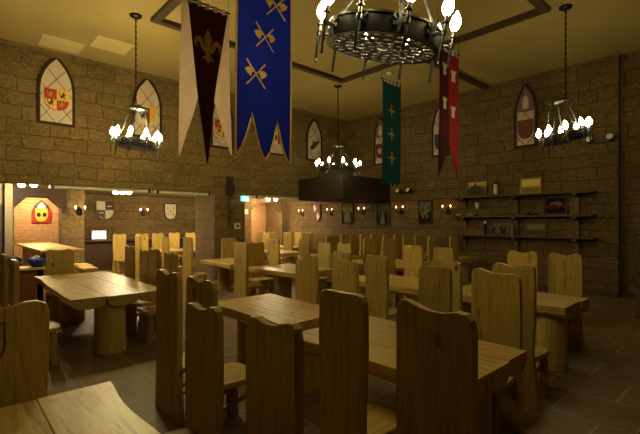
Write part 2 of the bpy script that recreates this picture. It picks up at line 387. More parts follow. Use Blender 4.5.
for a in ((1,'L',1.87,3.87,.72,1.55,'quarter'),(2,'L',3.86,3.85,.74,1.58,'yellowlion'),(3,'L',6.0,3.85,.72,1.6,'quarter'),(4,'L',8.02,3.87,.76,1.52,'yellowlion'),(5,'L',9.6,3.84,.72,1.5,'dark'),
          (6,'R',9.1,3.68,.56,1.7,'mauve2'),(7,'R',6.77,3.7,.56,1.6,'navy'),(8,'R',4.27,3.65,.58,1.66,'mauve')): window(*a)

# ------------------------------------------------------------------ chandeliers
MB = {k: emit('glowing bulb '+k, (1, .83, .36), v) for k, v in BULB.items()}
def make_chandelier(label, loc, key, rs=1, pitch=0, roll=0):
    r = thing('chandelier', label, 'chandelier', loc, 0, 'ring chandeliers')      # origin: centre of the ring's underside
    top = 5.5-loc[2]
    obj('canopy', lathe(bmesh.new(), [(.035, top-.06), (.1, top-.03), (.11, top)], 20), M['iron'], r)
    bm = bmesh.new()
    zz = .8; k = 0
    while zz < top-.06:
        a = (.014, 0) if k % 2 else (0, .014)
        pts = [(a[0]*math.cos(t*PI/4), a[1]*math.cos(t*PI/4), zz+.03+.034*math.sin(t*PI/4)) for t in range(9)]
        tube(bm, pts, .0055, 4, False); zz += .052; k += 1
    tube(bm, [(0, 0, .68), (0, 0, top)], .006, 5)
    obj('chain', bm, M['iron'], r)
    bm = bmesh.new(); band(bm, .13, .165, .70, .74, 24); lathe(bm, [(.03, .68), (.13, .71), (.13, .73), (.02, .8)], 16); obj('crown', bm, M['steel'], r)
    for k in range(5):
        t = 2*PI*k/5+.35; c, s = math.cos(t), math.sin(t)
        obj('strap', tube(bmesh.new(), [(.14*c, .14*s, .71), (.2*c, .2*s, .5), (.3*c*rs, .3*s*rs, .3), (.4*c*rs, .4*s*rs, .14)], .013, 6), M['steel'], r)
    bm = bmesh.new(); band(bm, .40*rs, .42*rs, 0, .14, 60); band(bm, .392*rs, .43*rs, .0, .014, 60); band(bm, .392*rs, .43*rs, .128, .142, 60); obj('ring', bm, M['iron'], r)
    bm = bmesh.new(); rnd = random.Random(3)                    # pierced scrollwork plate
    for R in (.05, .13, .21, .3, .395): band(bm, R*rs-.009, R*rs+.009, .004, .012, 40)
    for R0, R1, n in ((.05*rs, .13*rs, 7), (.13*rs, .21*rs, 12), (.21*rs, .3*rs, 19), (.3*rs, .395*rs, 27)):
        for k in range(n):
            t0 = 2*PI*k/n; dt = 2*PI/n
            for sgn in (1, -1):
                pts = [((R0+(R1-R0)*f)*math.cos(t0+sgn*dt*(f+.3*math.sin(f*2*PI))), (R0+(R1-R0)*f)*math.sin(t0+sgn*dt*(f+.3*math.sin(f*2*PI))), .008) for f in (0, .25, .5, .75, 1)]
                tube(bm, pts, .009, 4, False)
            t1 = t0+dt/2; m_ = (R0+R1)/2
            bmesh.ops.create_icosphere(bm, subdivisions=1, radius=.026, matrix=Matrix.Translation((m_*math.cos(t1), m_*math.sin(t1), .008)) @ Matrix.Diagonal((1, 1, .4, 1)))
    obj('scrollwork', bm, M['silver'], r)
    for k in range(10):
        t = 2*PI*(k+.5)/10; c, s = math.cos(t), math.sin(t)      # cross plates on the ring
        bm = bmesh.new(); box(bm, -.006, -.012, -.06, .006, .012, .06); box(bm, -.006, -.045, -.012, .006, .045, .012)
        for sg in (1, -1): prism(bm, [(sg*.012, .012), (sg*.055, .04), (sg*.04, .06)], 'X', -.006, .006)
        bmesh.ops.rotate(bm, verts=bm.verts, cent=(0, 0, 0), matrix=Matrix.Rotation(t, 3, 'Z'))
        bmesh.ops.translate(bm, verts=bm.verts, vec=(.428*c*rs, .428*s*rs, .07))
        obj('cross_ornament', bm, M['steel'], r)
    for k in range(10):
        t = 2*PI*k/10+math.radians(-42.5-8); c, s = math.cos(t), math.sin(t); x, y = .505*c*rs, .505*s*rs
        bm = bmesh.new()
        lathe(bm, [(.004, -.145), (.014, -.135), (.008, -.115), (.0115, -.1), (.0115, .045), (.02, .055), (.02, .085), (.0115, .095), (.0115, .13), (.028, .135), (.028, .142), (.014, .145), (.014, .18)], 10, (x, y))
        tube(bm, [(.425*c*rs, .425*s*rs, .07), (x, y, .07)], .011, 6)
        o = obj('candle_holder', bm, M['steel'], r)
        bm = bmesh.new(); lathe(bm, [(.012, .18), (.032, .205), (.04, .235), (.03, .275), (.012, .31), (.002, .325)], 10, (x, y))
        obj('bulb', bm, MB[key], o, smooth=True)
    a_ = math.radians(-42.5); rt, fw = Vector((math.cos(a_), math.sin(a_), 0)), Vector((-math.sin(a_), math.cos(a_), 0))
    e = (Matrix.Rotation(math.radians(roll), 3, fw) @ Matrix.Rotation(math.radians(pitch), 3, rt)).to_euler()   # the ring hangs askew
    for c_ in r.children:
        if not c_.name.startswith(('canopy', 'chain')): c_.rotation_euler = e
    return r
for loc, key, l, rs, pi_, ro_ in (((2.48, 2.0, 3.02), 'near', 'large iron ring chandelier hanging nearest the camera at the top', 1, 9, 8),
                        ((2.61, 7.86, 3.06), 'left', 'bright iron ring chandelier hanging before the left stone wall', .8, 0, 4),
                        ((8.12, 8.12, 3.1), 'far', 'iron ring chandelier hanging in the far corner before the dark bulkhead', 1.2, 0, 1),
                        ((8.1, 2.42, 3.12), 'right', 'iron ring chandelier hanging at the right before the shelved wall', .8, 0, -11)):
    make_chandelier(l, loc, key, rs, pi_, ro_)

# ------------------------------------------------------------------ ceiling spots under the alcove
mspot = emit('lit spot diffuser', (1, .8, .45), SPOT)
for (x, y), l in (((1.52, 12.25), 'lit twin ceiling spot before the arched doorway at the left'), ((4.05, 13.4), 'lit ceiling spot row above the alcove counter with the screen'),
                  ((7.0, 13.9), 'lit ceiling spot behind the stone pier'), ((9.75, 13.5), 'lit ceiling spot before the pink arched doorway')):
    t = thing('ceiling_spotlight', l, 'ceiling light', (x, y, 2.72), math.radians(-42.5), 'alcove ceiling spotlights')
    obj('housing', BX(-.34, -.1, -.07, .34, .1, 0, bev=.01), M['white'], t)
    for dx in (-.2, .0, .2) if x == 4.05 else (-.15, .15):
        bm = bmesh.new(); lathe(bm, [(.02, -.17), (.055, -.155), (.075, -.12), (.07, -.085), (.04, -.065)], 16, (dx, 0)); obj('diffuser', bm, mspot, t)
# lamps inside the two arched rooms
march = emit('lit arch lamp', (1, .74, .42), ARCH)
for (x, y), l in (((2.1, 15.5), 'lamp on the ceiling inside the orange arched room'), ((10.0, 15.3), 'lamp on the ceiling inside the pink arched room')):
    t = thing('ceiling_lamp', l, 'ceiling light', (x, y, 2.72), 0, 'arched room lamps')
    obj('base', lathe(bmesh.new(), [(.16, -.03), (.17, 0)], 20), M['white'], t); obj('shade', lathe(bmesh.new(), [(.06, -.1), (.13, -.08), (.15, -.03)], 20), march, t)

# ------------------------------------------------------------------ wall sconces
def make_sconce():
    r = thing('wall_sconce', '', 'sconce', (0, 0, 0), 0, 'candle sconces on the walls')
    bm = bmesh.new(); prism(bm, [(-.06, -.12), (.06, -.12), (.08, 0), (.05, .1), (0, .15), (-.05, .1), (-.08, 0)], 'Y', -.02, 0); obj('backplate', bm, M['iron'], r)
    for s in (-1, 1):
        bm = bmesh.new(); tube(bm, [(0, -.02, -.02), (s*.06, -.08, -.07), (s*.13, -.12, -.04), (s*.13, -.12, .02)], .012, 6); lathe(bm, [(.015, .0), (.04, .02), (.045, .03)], 12, (s*.13, -.12))
        a = obj('arm', bm, M['iron'], r)
        obj('candle', lathe(bmesh.new(), [(.016, .03), (.016, .11)], 10, (s*.13, -.12)), M['offwhite'], a)
        obj('flame_bulb', lathe(bmesh.new(), [(.008, .11), (.017, .13), (.012, .155), (.002, .175)], 8, (s*.13, -.12)), MS['r'], a, smooth=True)
    return r
MS = {'r': emit('red sconce bulb', (1, .42, .16), SCONCE_R), 'l': emit('warm sconce bulb', (1, .74, .38), SCONCE_L)}
s0 = make_sconce()
def set_flames(r, m):
    for c in r.children:
        for g in c.children:
            if g.name.startswith('flame'): g.material_slots[0].link = 'OBJECT'; g.material_slots[0].material = m
first = True
for loc, rz, key, l in (((11.2, 13.3, 2.06), -PI/2, 'r', 'iron sconce with two red-lit candles, left of the hanging white shield'), ((11.2, 11.55, 2.06), -PI/2, 'r', 'iron sconce with red-lit candles between the white shield and the green picture'),
                        ((11.2, 9.9, 2.06), -PI/2, 'r', 'iron sconce with red-lit candles right of the green picture'), ((11.2, 8.22, 2.06), -PI/2, 'r', 'iron sconce with red-lit candles below the twin emergency lamp'),
                        ((11.2, 6.5, 2.04), -PI/2, 'r', 'iron sconce with red-lit candles nearest the shelves'),
                        ((3.1, 14.4, 2.02), 0, 'l', 'black iron sconce on the pier right of the orange arch'), ((5.75, 16.5, 2.05), 0, 'l', 'black iron sconce between the two alcove shields'),
                        ((8.35, 16.5, 2.05), 0, 'l', 'black iron sconce nearest the stone pier')):
    if first: s = s0; s.location = loc; s.rotation_euler = (0, 0, rz); s['label'] = l; first = False
    else: s = dup(s0, loc, rz, l)
    set_flames(s, MS[key])

# ------------------------------------------------------------------ banners
def banner(name, label, loc, parts, w_, cords, emblems=(), trim=None):
    """parts: (part name, material, left(z), right(z), z list) or bottom profile; local x along the wall direction u, z downwards from the rod"""
    r = thing(name, label, 'banner', loc, 0, 'hanging banners')
    wave = lambda x, z: .014*math.sin(9*x+1.3+z*.8)+.008*math.sin(21*x+z*1.7)*min(1, -z/1.2)
    for pn, m, fn, off in parts:
        bm = bmesh.new(); G = []
        for j in range(33):
            row = []
            for i in range(21):
                x, z = fn(i/20, j/32); row.append(bm.verts.new((x, wave(x, z)+off, z)))
            G.append(row)
        for A, B in zip(G, G[1:]):
            for i in range(20): bm.faces.new((A[i], A[i+1], B[i+1], B[i]))
        bmesh.ops.remove_doubles(bm, verts=bm.verts, dist=.0005)
        o = obj(pn, bm, m, r, smooth=True); md = o.modifiers.new('thick', 'SOLIDIFY'); md.thickness = .006; md.offset = 0
        if trim and trim[0] == pn:
            bm = bmesh.new()
            P = [fn(0, j/32) for j in range(33)]+[fn(i/40, 1) for i in range(41)]+[fn(1, 1-j/32) for j in range(33)]
            tube(bm, [(x, wave(x, z)+off, z) for x, z in P if True], .011, 6); obj('trim', bm, trim[1], r)
    for en, m, poly, lay in emblems:
        bm = bmesh.new(); prism(bm, poly, 'Y', -.004, .004)
        for v in bm.verts: v.co.y += wave(v.co.x, v.co.z)-.01-lay
        obj(en, bm, m, r)
    obj('rod', tube(bmesh.new(), [(-w_/2-.05, 0, .035), (w_/2+.05, 0, .035)], .014, 8), M['iron'], r)
    for k in range(5):
        x = -w_/2+w_*(k+.25)/5
        obj('hanging_tab', BX(x, -.02, -.03, x+w_*.09, .02, .055), M['linen'] if k % 2 == 0 or name != 'green_banner' else M['linen'], r)
    for x in (-w_/2-.02, w_/2+.02): obj('cord', tube(bmesh.new(), [(x, 0, .03), (x, 0, cords)], .004, 5), M['iron'], r)
    return r
lerp = lambda a, b, t: a+(b-a)*t
def poly_x(pts):
    def f(z):
        for (z0, x0), (z1, x1) in zip(pts, pts[1:]):
            if z0 >= z >= z1: return lerp(x0, x1, (z0-z)/(z0-z1))
        return pts[-1][1]
    return f
def strip(left, right, L_): 
    fl_, fr_ = poly_x(left), poly_x(right)
    return lambda s, t: (lerp(fl_(-t*L_), fr_(-t*L_), s), -t*L_)
def profile(xl, xr, bot):
    return lambda s, t: (lerp(xl, xr, s), -t*bot(s))
FLEUR = [(0,1),(.13,.75),(.22,.5),(.17,.25),(.12,.05),(.22,.1),(.28,.35),(.45,.5),(.68,.45),(.8,.2),(.74,-.02),(.6,-.08),(.66,.1),(.6,.22),(.48,.2),(.42,0),(.3,-.16),(.12,-.22),(.16,-.4),(.34,-.5),(.3,-.62),(.12,-.55),(0,-.8)]
FLEUR = FLEUR+[(-a, b) for a, b in FLEUR[::-1] if a]
bl = [(0, -.31), (-1.35, -.16), (-2.36, -.01)]; brr = [(0, .34), (-1.35, .13), (-2.36, .01)]
ban1 = banner('burgundy_banner', 'burgundy pennant with white side tails and a gold lily emblem', (2.96, 5.77, 4.96),
    [('white_tail', M['linen'], strip([(0, -.4), (-1.3, -.43), (-2.3, -.44)], [(0, -.28), (-1.3, -.12), (-2.3, -.42)], 2.3), .012),
     ('white_tail', M['linen'], strip([(0, .3), (-1.3, .1), (-2.2, .41)], [(0, .37), (-1.3, .39), (-2.2, .43)], 2.2), .012),
     ('pennant', M['burgundy'], strip(bl, brr, 2.36), 0)], .68, .6,
    [('lily_emblem', M['gold'], [(.01+a*.29, -.62+b*.3) for a, b in FLEUR], 0)])
def axe(cx, cz, s, ang, flip):
    P1 = [(-.02, -.5), (.02, -.5), (.02, .5), (-.02, .5)]
    P2 = [(.02, .2), (.1, .3), (.24, .34), (.27, .2), (.22, .05), (.1, .12), (.02, .1)]
    c, n = math.cos(ang), math.sin(ang)
    R = lambda P: [(cx+s*(flip*a*c-b*n), cz+s*(flip*a*n+b*c)) for a, b in P]
    return R(P1), R(P2)
em = []
for cx, cz in ((.15, -.76), (.0, -1.16), (-.13, -1.6)):
    if cz > -.1: continue
    for ang, fl_, ly in ((.75, -1, 0), (-.75, 1, .004)):
        h1, h2 = axe(cx, cz, .36, ang, fl_); em += [('axe_haft', M['gold'], h1, ly), ('axe_head', M['gold'], h2, ly)]
def bluebot(s):
    a = abs(((s*3.0) % 1.0)-.5)*2      # 1 at notches, 0 mid-tail
    k = 2.48+.04*s
    tips = [0, .5, 1]; 
    d = [abs(s-t) for t in tips]
    n = min(d)/.25
    if n > 1: n = 2-n if n < 2 else 0
    return k-.46*(n**1.6)
ban2 = banner('blue_banner', 'large royal blue banner with gold crossed axes and three edged tails', (2.622, 3.765, 4.9),
    [('cloth', M['blue'], profile(-.36, .36, bluebot), 0)], .72, .6, em, ('cloth', M['gold']))
CROSS = [(-.12,-1),(.12,-1),(.16,-.2),(.2,-.16),(1,-.12),(1,.12),(.2,.16),(.16,.2),(.12,1),(-.12,1),(-.16,.2),(-.2,.16),(-1,.12),(-1,-.12),(-.2,-.16),(-.16,-.2)]
greenbot = lambda s: 2.26+.05*math.sin(s*4*2*PI*.999)
ban3 = banner('green_banner', 'narrow dark green banner with three pale crosses hanging before the right wall', (7.43, 5.73, 4.82),
    [('cloth', M['green'], profile(-.32, .32, greenbot), 0)], .64, .68,
    [('cross_emblem', M['gold'], [(a*.13, z+b*.15) for a, b in CROSS], 0) for z in (-.62, -1.15, -1.68)], ('cloth', M['green']))
redbot = lambda s: 2.3-.62*(1-abs(s-.5)*2)**.8
ban4 = banner('red_banner', 'crimson two-tailed banner, left half in painted shade, hanging behind the near chandelier', (6.685, 3.877, 4.75),
    [('shaded_half', M['crimson_shade'], lambda s, t: (lerp(-.33, 0, s), -t*redbot(s*.5)), 0), ('red_half', M['crimson'], lambda s, t: (lerp(0, .33, s), -t*redbot(.5+s*.5)), 0)], .66, .75,
    [('tower_emblem', M['offwhite'], [(cx+a, z+b) for a, b in ((-.05, -.1), (.05, -.1), (.04, .03), (.07, .05), (.07, .11), (.03, .08), (0, .11), (-.03, .08), (-.07, .11), (-.07, .05), (-.04, .03))], 0) for cx, z in ((-.16, -.35), (.16, -.4), (-.16, -.95), (.16, -1.05))])

# ------------------------------------------------------------------ things on the walls
def hung(name, label, cat, loc, rz, group=None): return thing(name, label, cat, loc, rz, group)
def Yp(poly, y0, y1): return PR(poly, 'Y', y0, y1)
# halberd on the pier
t = hung('halberd', 'dark iron halberd with double spiked head hung on the stone pier', 'halberd', (6.24, 10.8, 1.62), 0)
obj('shaft', tube(bmesh.new(), [(0, -.05, 0), (0, -.05, 1.1)], .022, 8), M['darkwood'], t)
obj('axe_head', Yp([(.62*a, b) for a, b in [(-.04,.85),(.04,.85),(.1,.85),(.19,.93),(.22,1.1),(.2,1.2),(.1,1.2),(.2,1.44),(.06,1.3),(0,1.42),(-.06,1.3),(-.2,1.44),(-.1,1.2),(-.2,1.2),(-.22,1.1),(-.19,.93),(-.1,.85)]], -.07, -.03), M['frame'], t)
# exit sign, switch plate, small box
mex = emit('lit green sign', (.1, .9, .5), .9)
t = hung('exit_sign', 'lit green running-man exit sign on the pier corner', 'sign', (6.64, 10.8, 2.33), 0)
obj('sign_face', BX(-.0, -.06, 0, .26, 0, .16, bev=.006), mex, t)
mw = emit('lit white pictogram', (.9, 1, .9), 1.2)
bm = bmesh.new(); prism(bm, [(.05,.03),(.07,.03),(.09,.06),(.11,.03),(.13,.03),(.1,.08),(.13,.1),(.12,.11),(.08,.1),(.05,.1),(.05,.09),(.075,.085)], 'Y', -.064, -.06); lathe(bm, [(.0, 0)]*2, 3) if False else None
prism(bm, [(.15,.06),(.19,.06),(.19,.04),(.23,.07),(.19,.1),(.19,.08),(.15,.08)], 'Y', -.064, -.06); obj('pictogram', bm, mw, t)
t = hung('light_switch', 'white square switch plate with dark centre on the stone pier', 'switch', (6.52, 10.8, 1.49), 0)
obj('plate', BX(-.1, -.02, 0, .1, 0, .18, bev=.005), M['white'], t); obj('rocker', BX(-.05, -.028, .06, .05, -.018, .12), M['black'], t)
t = hung('alarm_box', 'small pale call box on the arch wall below the exit sign', 'alarm', (9.08, 14.4, 2.02), 0)
obj('box', BX(-.09, -.06, 0, .09, 0, .2, bev=.01), M['offwhite'], t); obj('button', lathe(bmesh.new(), [(.03, 0), (.03, .01)], 10), M['red'], t, (0, -.075, .1))
# shields
t = hung('heraldic_panel', 'red pointed panel with a yellow shield hung inside the orange arch', 'heraldic panel', (2.38, 16.2, 1.68), 0)
obj('backing', Yp([(-.27,0),(.27,0),(.27,.36),(.2,.55),(0,.72),(-.2,.55),(-.27,.36)], -.04, 0), M['red'], t)
obj('arch_top', Yp([(-.22,.4),(.22,.4),(.21,.55),(0,.75),(-.21,.55)], -.05, -.03), M['grey'], t)
obj('arch_rib', Yp([(-.12,.47),(.12,.47),(.1,.56),(0,.68),(-.1,.56)], -.058, -.046), M['offwhite'], t)
sh = obj('shield', Yp(shield_pts(.34, .42, 0, .25), -.055, -.035), M['yellow'], t)
for s in (-1, 1): obj('charge', Yp([(s*.08+.058*math.cos(k*PI/6), .26+.075*math.sin(k*PI/6)) for k in range(12)], -.066, -.05), M['ink'], sh)
t = hung('quartered_shield', 'large quartered shield in white and brown above the alcove counter', 'shield', (4.38, 16.5, 1.82), 0, 'shields on the alcove wall')
obj('board', Yp(shield_pts(.56, .64, 0, .32), -.05, 0), M['offwhite'], t)
obj('quarter', Yp([(0,.32),(.285,.32),(.285,.645),(0,.645)], -.056, -.045), M['darkwood'], t); obj('quarter', Yp([(0,.32),(-.285,.32),(-.25,.16),(-.13,.05),(0,-.01)], -.056, -.045), M['darkwood'], t)
obj('bar', BX(-.2, -.062, .2, -.06, -.05, .23), M['offwhite'], t); obj('bar', BX(.06, -.062, .44, .22, -.05, .48), M['offwhite'], t)
t = hung('cross_shield', 'white shield with red cross-and-spots on the alcove wall', 'shield', (6.82, 16.5, 1.78), 0, 'shields on the alcove wall')
obj('board', Yp(shield_pts(.52, .68, 0, .34), -.05, 0), M['ink'], t); obj('face', Yp(shield_pts(.44, .6, 0, .34), -.06, -.045), M['offwhite'], t)
for a, b in ((0, .36), (-.12, .48), (.12, .48), (-.1, .24), (.1, .24)): obj('charge', Yp(at(CROSS, .06, a, b), -.068, -.055), M['red'], t)
t = hung('crossed_shield', 'slender white and red shield on the far wall between two sconces', 'shield', (11.2, 12.38, 1.7), -PI/2)
obj('board', Yp(shield_pts(.44, .72, 0, .36), -.05, 0), M['brown'], t); obj('bend', Yp([(-.2,.6),(-.1,.7),(.2,.2),(.08,.06)], -.06, -.045), M['offwhite'], t); obj('bend', Yp([(.2,.6),(.1,.7),(-.17,.25),(-.08,.1)], -.066, -.05), M['wine'], t)
# paintings
def painting(label, loc, w_, h_, mat, frame, rz=-PI/2, lean=0, group='pictures on the right wall', face=None):
    t = hung('framed_picture', label, 'picture', loc, rz, group); t.rotation_euler = (lean, 0, rz)
    bm = bmesh.new(); f = .035
    box(bm, -w_/2, -.035, 0, w_/2, 0, f); box(bm, -w_/2, -.035, h_-f, w_/2, 0, h_); box(bm, -w_/2, -.035, f, -w_/2+f, 0, h_-f); box(bm, w_/2-f, -.035, f, w_/2, 0, h_-f)
    obj('picture_frame', bm, frame, t); obj('canvas', BX(-w_/2+f, -.02, f, w_/2-f, -.002, h_-f), mat, t)
    for m_, poly in face or (): obj('figure', Yp(poly, -.024, -.019), m_, t)
    return t
P1 = picture('woodland landscape', [(.3, '5c5230'), (.5, '85763c'), (.62, 'c9ad62'), (.9, 'b5a066')])
P2 = picture('pale valley landscape', [(.28, '8a7434'), (.48, 'b89c46'), (.62, 'f0d47a'), (.9, 'e2d090')])
P3 = picture('dark portrait', [(.3, '231c14'), (.6, '3d4438'), (.8, '565c50')], 3)
P4 = picture('green yellow portrait', [(.3, '232414'), (.55, '49522a'), (.75, 'a08a2c'), (.9, '54582e')], 3)
P5 = picture('red and black print', [(.35, '2a100a'), (.5, '7a2418'), (.62, '4a1810'), (.85, '200f0a')], 7)
P6 = picture('grey blue landscape', [(.3, '4a442e'), (.5, '5e5a44'), (.7, '7d7c70'), (.9, '6c6a62')])
P7 = picture('photo of figures', [(.3, '2a1e14'), (.6, '58432c'), (.8, '6f6250')], 8)
BUST = lambda w_, h_: [(-w_*.3, .06), (w_*.3, .06), (w_*.22, h_*.42), (w_*.1, h_*.52), (w_*.12, h_*.7), (0, h_*.8), (-w_*.12, h_*.7), (-w_*.1, h_*.52), (-w_*.22, h_*.42)]
grey = plain('faded grey paint', '6f6a58', .9)
painting('dark framed portrait with a green and yellow top', (11.2, 10.67, 1.63), .6, .78, P4, M['frame'], face=[(plain('olive paint', '35401f', .6), BUST(.6, .78))])
painting('tall dark framed portrait with a pale figure', (11.2, 9.0, 1.56), .58, .84, P3, M['darkwood'], face=[(grey, BUST(.34, .7))])
painting('dark framed picture of a pale horseman beside the shelves', (11.2, 7.3, 1.64), .5, .73, P3, M['frame'], face=[(grey, at(LION, .2, 0, .36))])
painting('landscape print of dark trees leaning on the top shelf, at its left', (11.17, 5.6, 2.42), .62, .62, P1, M['darkwood'], lean=-.12, group='pictures on the shelves', face=[(plain('dark foliage', '2f2d16', .7), [(-.2,.05),(.12,.05),(.14,.2),(.06,.32),(.02,.24),(-.05,.4),(-.1,.28),(-.16,.34),(-.24,.18)])])
painting('bright yellow landscape print leaning on the top shelf, at its middle', (11.17, 4.15, 2.42), .52, .42, P2, M['gold'], lean=-.12, group='pictures on the shelves')
painting('red and black print leaning on the middle shelf', (11.17, 3.56, 1.87), .52, .46, P5, M['black'], lean=-.12, group='pictures on the shelves', face=[(grey, [(-.15,.2),(-.05,.28),(.1,.22),(.15,.3),(.05,.34),(-.1,.32)])])
painting('grey landscape print leaning on the bottom shelf', (11.17, 4.03, 1.34), .5, .34, P6, M['darkwood'], lean=-.12, group='pictures on the shelves')
painting('group photo in a dark frame on the bottom shelf', (11.17, 4.9, 1.34), .56, .36, P7, M['black'], lean=-.12, group='pictures on the shelves', face=[(grey, at(BUST(.3, .34), 1, -.1, 0)), (grey, at(BUST(.22, .32), 1, .18, 0))])
# shelves
for z, l in ((2.38, 'top dark wooden wall shelf'), (1.83, 'middle dark wooden wall shelf'), (1.3, 'bottom dark wooden wall shelf')):
    t = thing('wall_shelf', l+' on the right wall', 'shelf', (11.2, 4.49, z), 0, 'wall shelves')
    obj('board', BX(-.3, -1.8, -.0, 0, 1.8, .04, bev=.006), M['darkwood'], t)
    for y in (1.45, .01, -1.4):
        zb = -.5 if y < 1 else -.28
        obj('bracket', PR([(-.26, 0), (0, 0), (0, zb), (-.06, zb), (-.09, -.12)], 'Y', y-.05, y+.05) if False else PR([(-.27, 0), (0, 0), (0, zb), (-.07, zb), (-.1, -.1), (-.27, -.04)], 'Y', y-.05, y+.05), M['post'], t)
# small things on the shelves
t = thing('lantern', 'small white-glassed lantern on the top shelf between two landscape prints', 'lantern', (11.05, 5.0, 2.42))
obj('glass', lathe(bmesh.new(), [(.05, .03), (.06, .05), (.055, .3), (.04, .31)], 10), M['offwhite'], t); obj('base', lathe(bmesh.new(), [(.08, 0), (.07, .03)], 10), M['iron'], t); obj('cap', lathe(bmesh.new(), [(.07, .31), (.02, .38)], 10), M['iron'], t)
for k in range(2): obj('side_bar', tube(bmesh.new(), [(0, (-1, 1)[k]*.065, .02), (0, (-1, 1)[k]*.065, .32)], .008, 5), M['iron'], t)
t = thing('goblet', 'dull metal goblet with a bright cup on the middle shelf', 'goblet', (11.05, 5.52, 1.87))
obj('stem', lathe(bmesh.new(), [(.06, 0), (.05, .015), (.014, .04), (.014, .2)], 12), M['iron'], t); obj('cup', lathe(bmesh.new(), [(.02, .2), (.05, .24), (.06, .3), (.055, .37)], 12), M['white'], t)
t = thing('sword', 'long dark sheathed sword lying along the middle shelf', 'sword', (11.0, 4.45, 1.87))
obj('scabbard', BX(-.02, -.3, 0, .02, .62, .05, bev=.01), M['ink'], t); obj('hilt', tube(bmesh.new(), [(0, -.3, .03), (0, -.55, .04)], .018, 8), M['ink'], t); obj('guard', BX(-.06, -.32, .0, .06, -.29, .09, bev=.008), M['iron'], t)
for y, l in ((6.05, 'small white dish on the left end of the middle shelf'), (5.66, 'small white dish on the middle shelf beside the goblet')):
    tag(obj('dish', lathe(bmesh.new(), [(.04, 0), (.09, .03), (.1, .05), (.085, .045), (.03, .015)], 14), M['white'], None, (11.02, y, 1.87)), l, 'dish', 'white dishes on the middle shelf')
def figurine(label, y, h_, mat, bright):
    t = thing('figurine', label, 'figurine', (11.05, y, 1.34))
    obj('body', lathe(bmesh.new(), [(.05, 0), (.06, .02), (.04, h_*.3), (.055, h_*.62), (.03, h_*.76)], 10), mat, t)
    obj('head', lathe(bmesh.new(), [(.01, h_*.75), (.035, h_*.82), (.035, h_*.92), (.008, h_)], 10), bright, t); return t
figurine('dark standing figurine with a pale head at the left of the bottom shelf', 5.3, .4, M['ink'], M['white'])
figurine('small dull figurine right of the group photo on the bottom shelf', 4.55, .33, grey, grey)
t = thing('hanging_tankard', 'pale metal tankard hung under the left end of the bottom shelf', 'tankard', (11.05, 6.14, .95))
obj('cup', lathe(bmesh.new(), [(.06, 0), (.07, .02), (.055, .24), (.062, .26)], 14), grey, t); obj('tankard_handle', tube(bmesh.new(), [(0, .06, .04), (0, .13, .06), (0, .13, .18), (0, .055, .21)], .012, 6), grey, t)
obj('hook', tube(bmesh.new(), [(.0, 0, .24), (.0, 0, .35)], .006, 5), M['iron'], t)
# emergency twin lamps
for loc, l in (((11.2, 8.02, 2.6), 'dark twin-headed emergency lamp on the wall above a sconce'), ((11.2, 2.6, 3.48), 'dark twin-headed emergency lamp high on the right wall')):
    t = thing('emergency_light', l, 'emergency light', loc, 0, 'twin emergency lamps')
    obj('bracket', BX(-.1, -.24, .04, 0, .24, .11, bev=.01), M['black'], t)
    for s in (-1, 1):
        o = obj('lamp_head', lathe(bmesh.new(), [(.03, 0), (.075, .05), (.08, .12)], 14), M['black'], t, (-.12, s*.2, .09)); o.rotation_euler = (0, -1.2, 0)
        obj('lens', lathe(bmesh.new(), [(.07, .118), (.068, .126)], 14), M['white'], o)

# ------------------------------------------------------------------ tables
def half_log_top(w_, l_, th, seed):
    """three half logs side by side, flat faces up, running along y"""
    bm = bmesh.new(); rnd = random.Random(seed); pw = w_/3
    for k in range(3):
        cx = -w_/2+pw*(k+.5); rows = []; ny = 14; e0, e1 = rnd.uniform(-.012, .012), rnd.uniform(-.012, .012)
        ph = rnd.uniform(0, 6)
        for j in range(ny+1):
            f = j/ny; y = lerp(-l_/2+e0, l_/2+e1, f); hw = pw/2-.0005
            wl = hw+(.02*math.sin(ph+f*5)+.008*math.sin(ph+f*13) if k == 0 else 0); wr = hw+(.02*math.sin(ph+f*6)+.008*math.sin(f*14) if k == 2 else 0)
            row = [bm.verts.new((cx-wl, y, -.006)), bm.verts.new((cx-wl+.004, y, 0)), bm.verts.new((cx+wr-.004, y, 0)), bm.verts.new((cx+wr, y, -.008))]
            for a in (20, 45, 70, 90, 110, 135, 160):
                t = math.radians(a); row.append(bm.verts.new((cx+(wr if a < 90 else wl)*math.cos(t)*1.0, y, -.008-.035-(th-.04)*math.sin(t)**.8)))
            rows.append(row)
        n = len(rows[0])
        for A, B in zip(rows, rows[1:]):
            for i in range(n): bm.faces.new((A[i], A[(i+1) % n], B[(i+1) % n], B[i]))
        bm.faces.new(rows[0][::-1]); bm.faces.new(rows[-1])
    return bm
def log_leg(r_, h_, seed):
    rnd = random.Random(seed); bm = bmesh.new(); n = 20; rings = []
    for z, f in ((0, 1.0), (.015, 1.03), (h_*.3, 1.0), (h_*.7, .99), (h_, .98)):
        rings.append([bm.verts.new((r_*f*(1+.03*math.sin(3*t+seed)+.015*math.sin(7*t))*math.cos(t), r_*f*(1+.03*math.sin(3*t+seed))*math.sin(t), z)) for t in [2*PI*k/n for k in range(n)]])
    for A, B in zip(rings, rings[1:]):
        for k in range(n): bm.faces.new((A[k], A[(k+1) % n], B[(k+1) % n], B[k]))
    bm.faces.new(rings[0][::-1]); bm.faces.new(rings[-1]); return bm
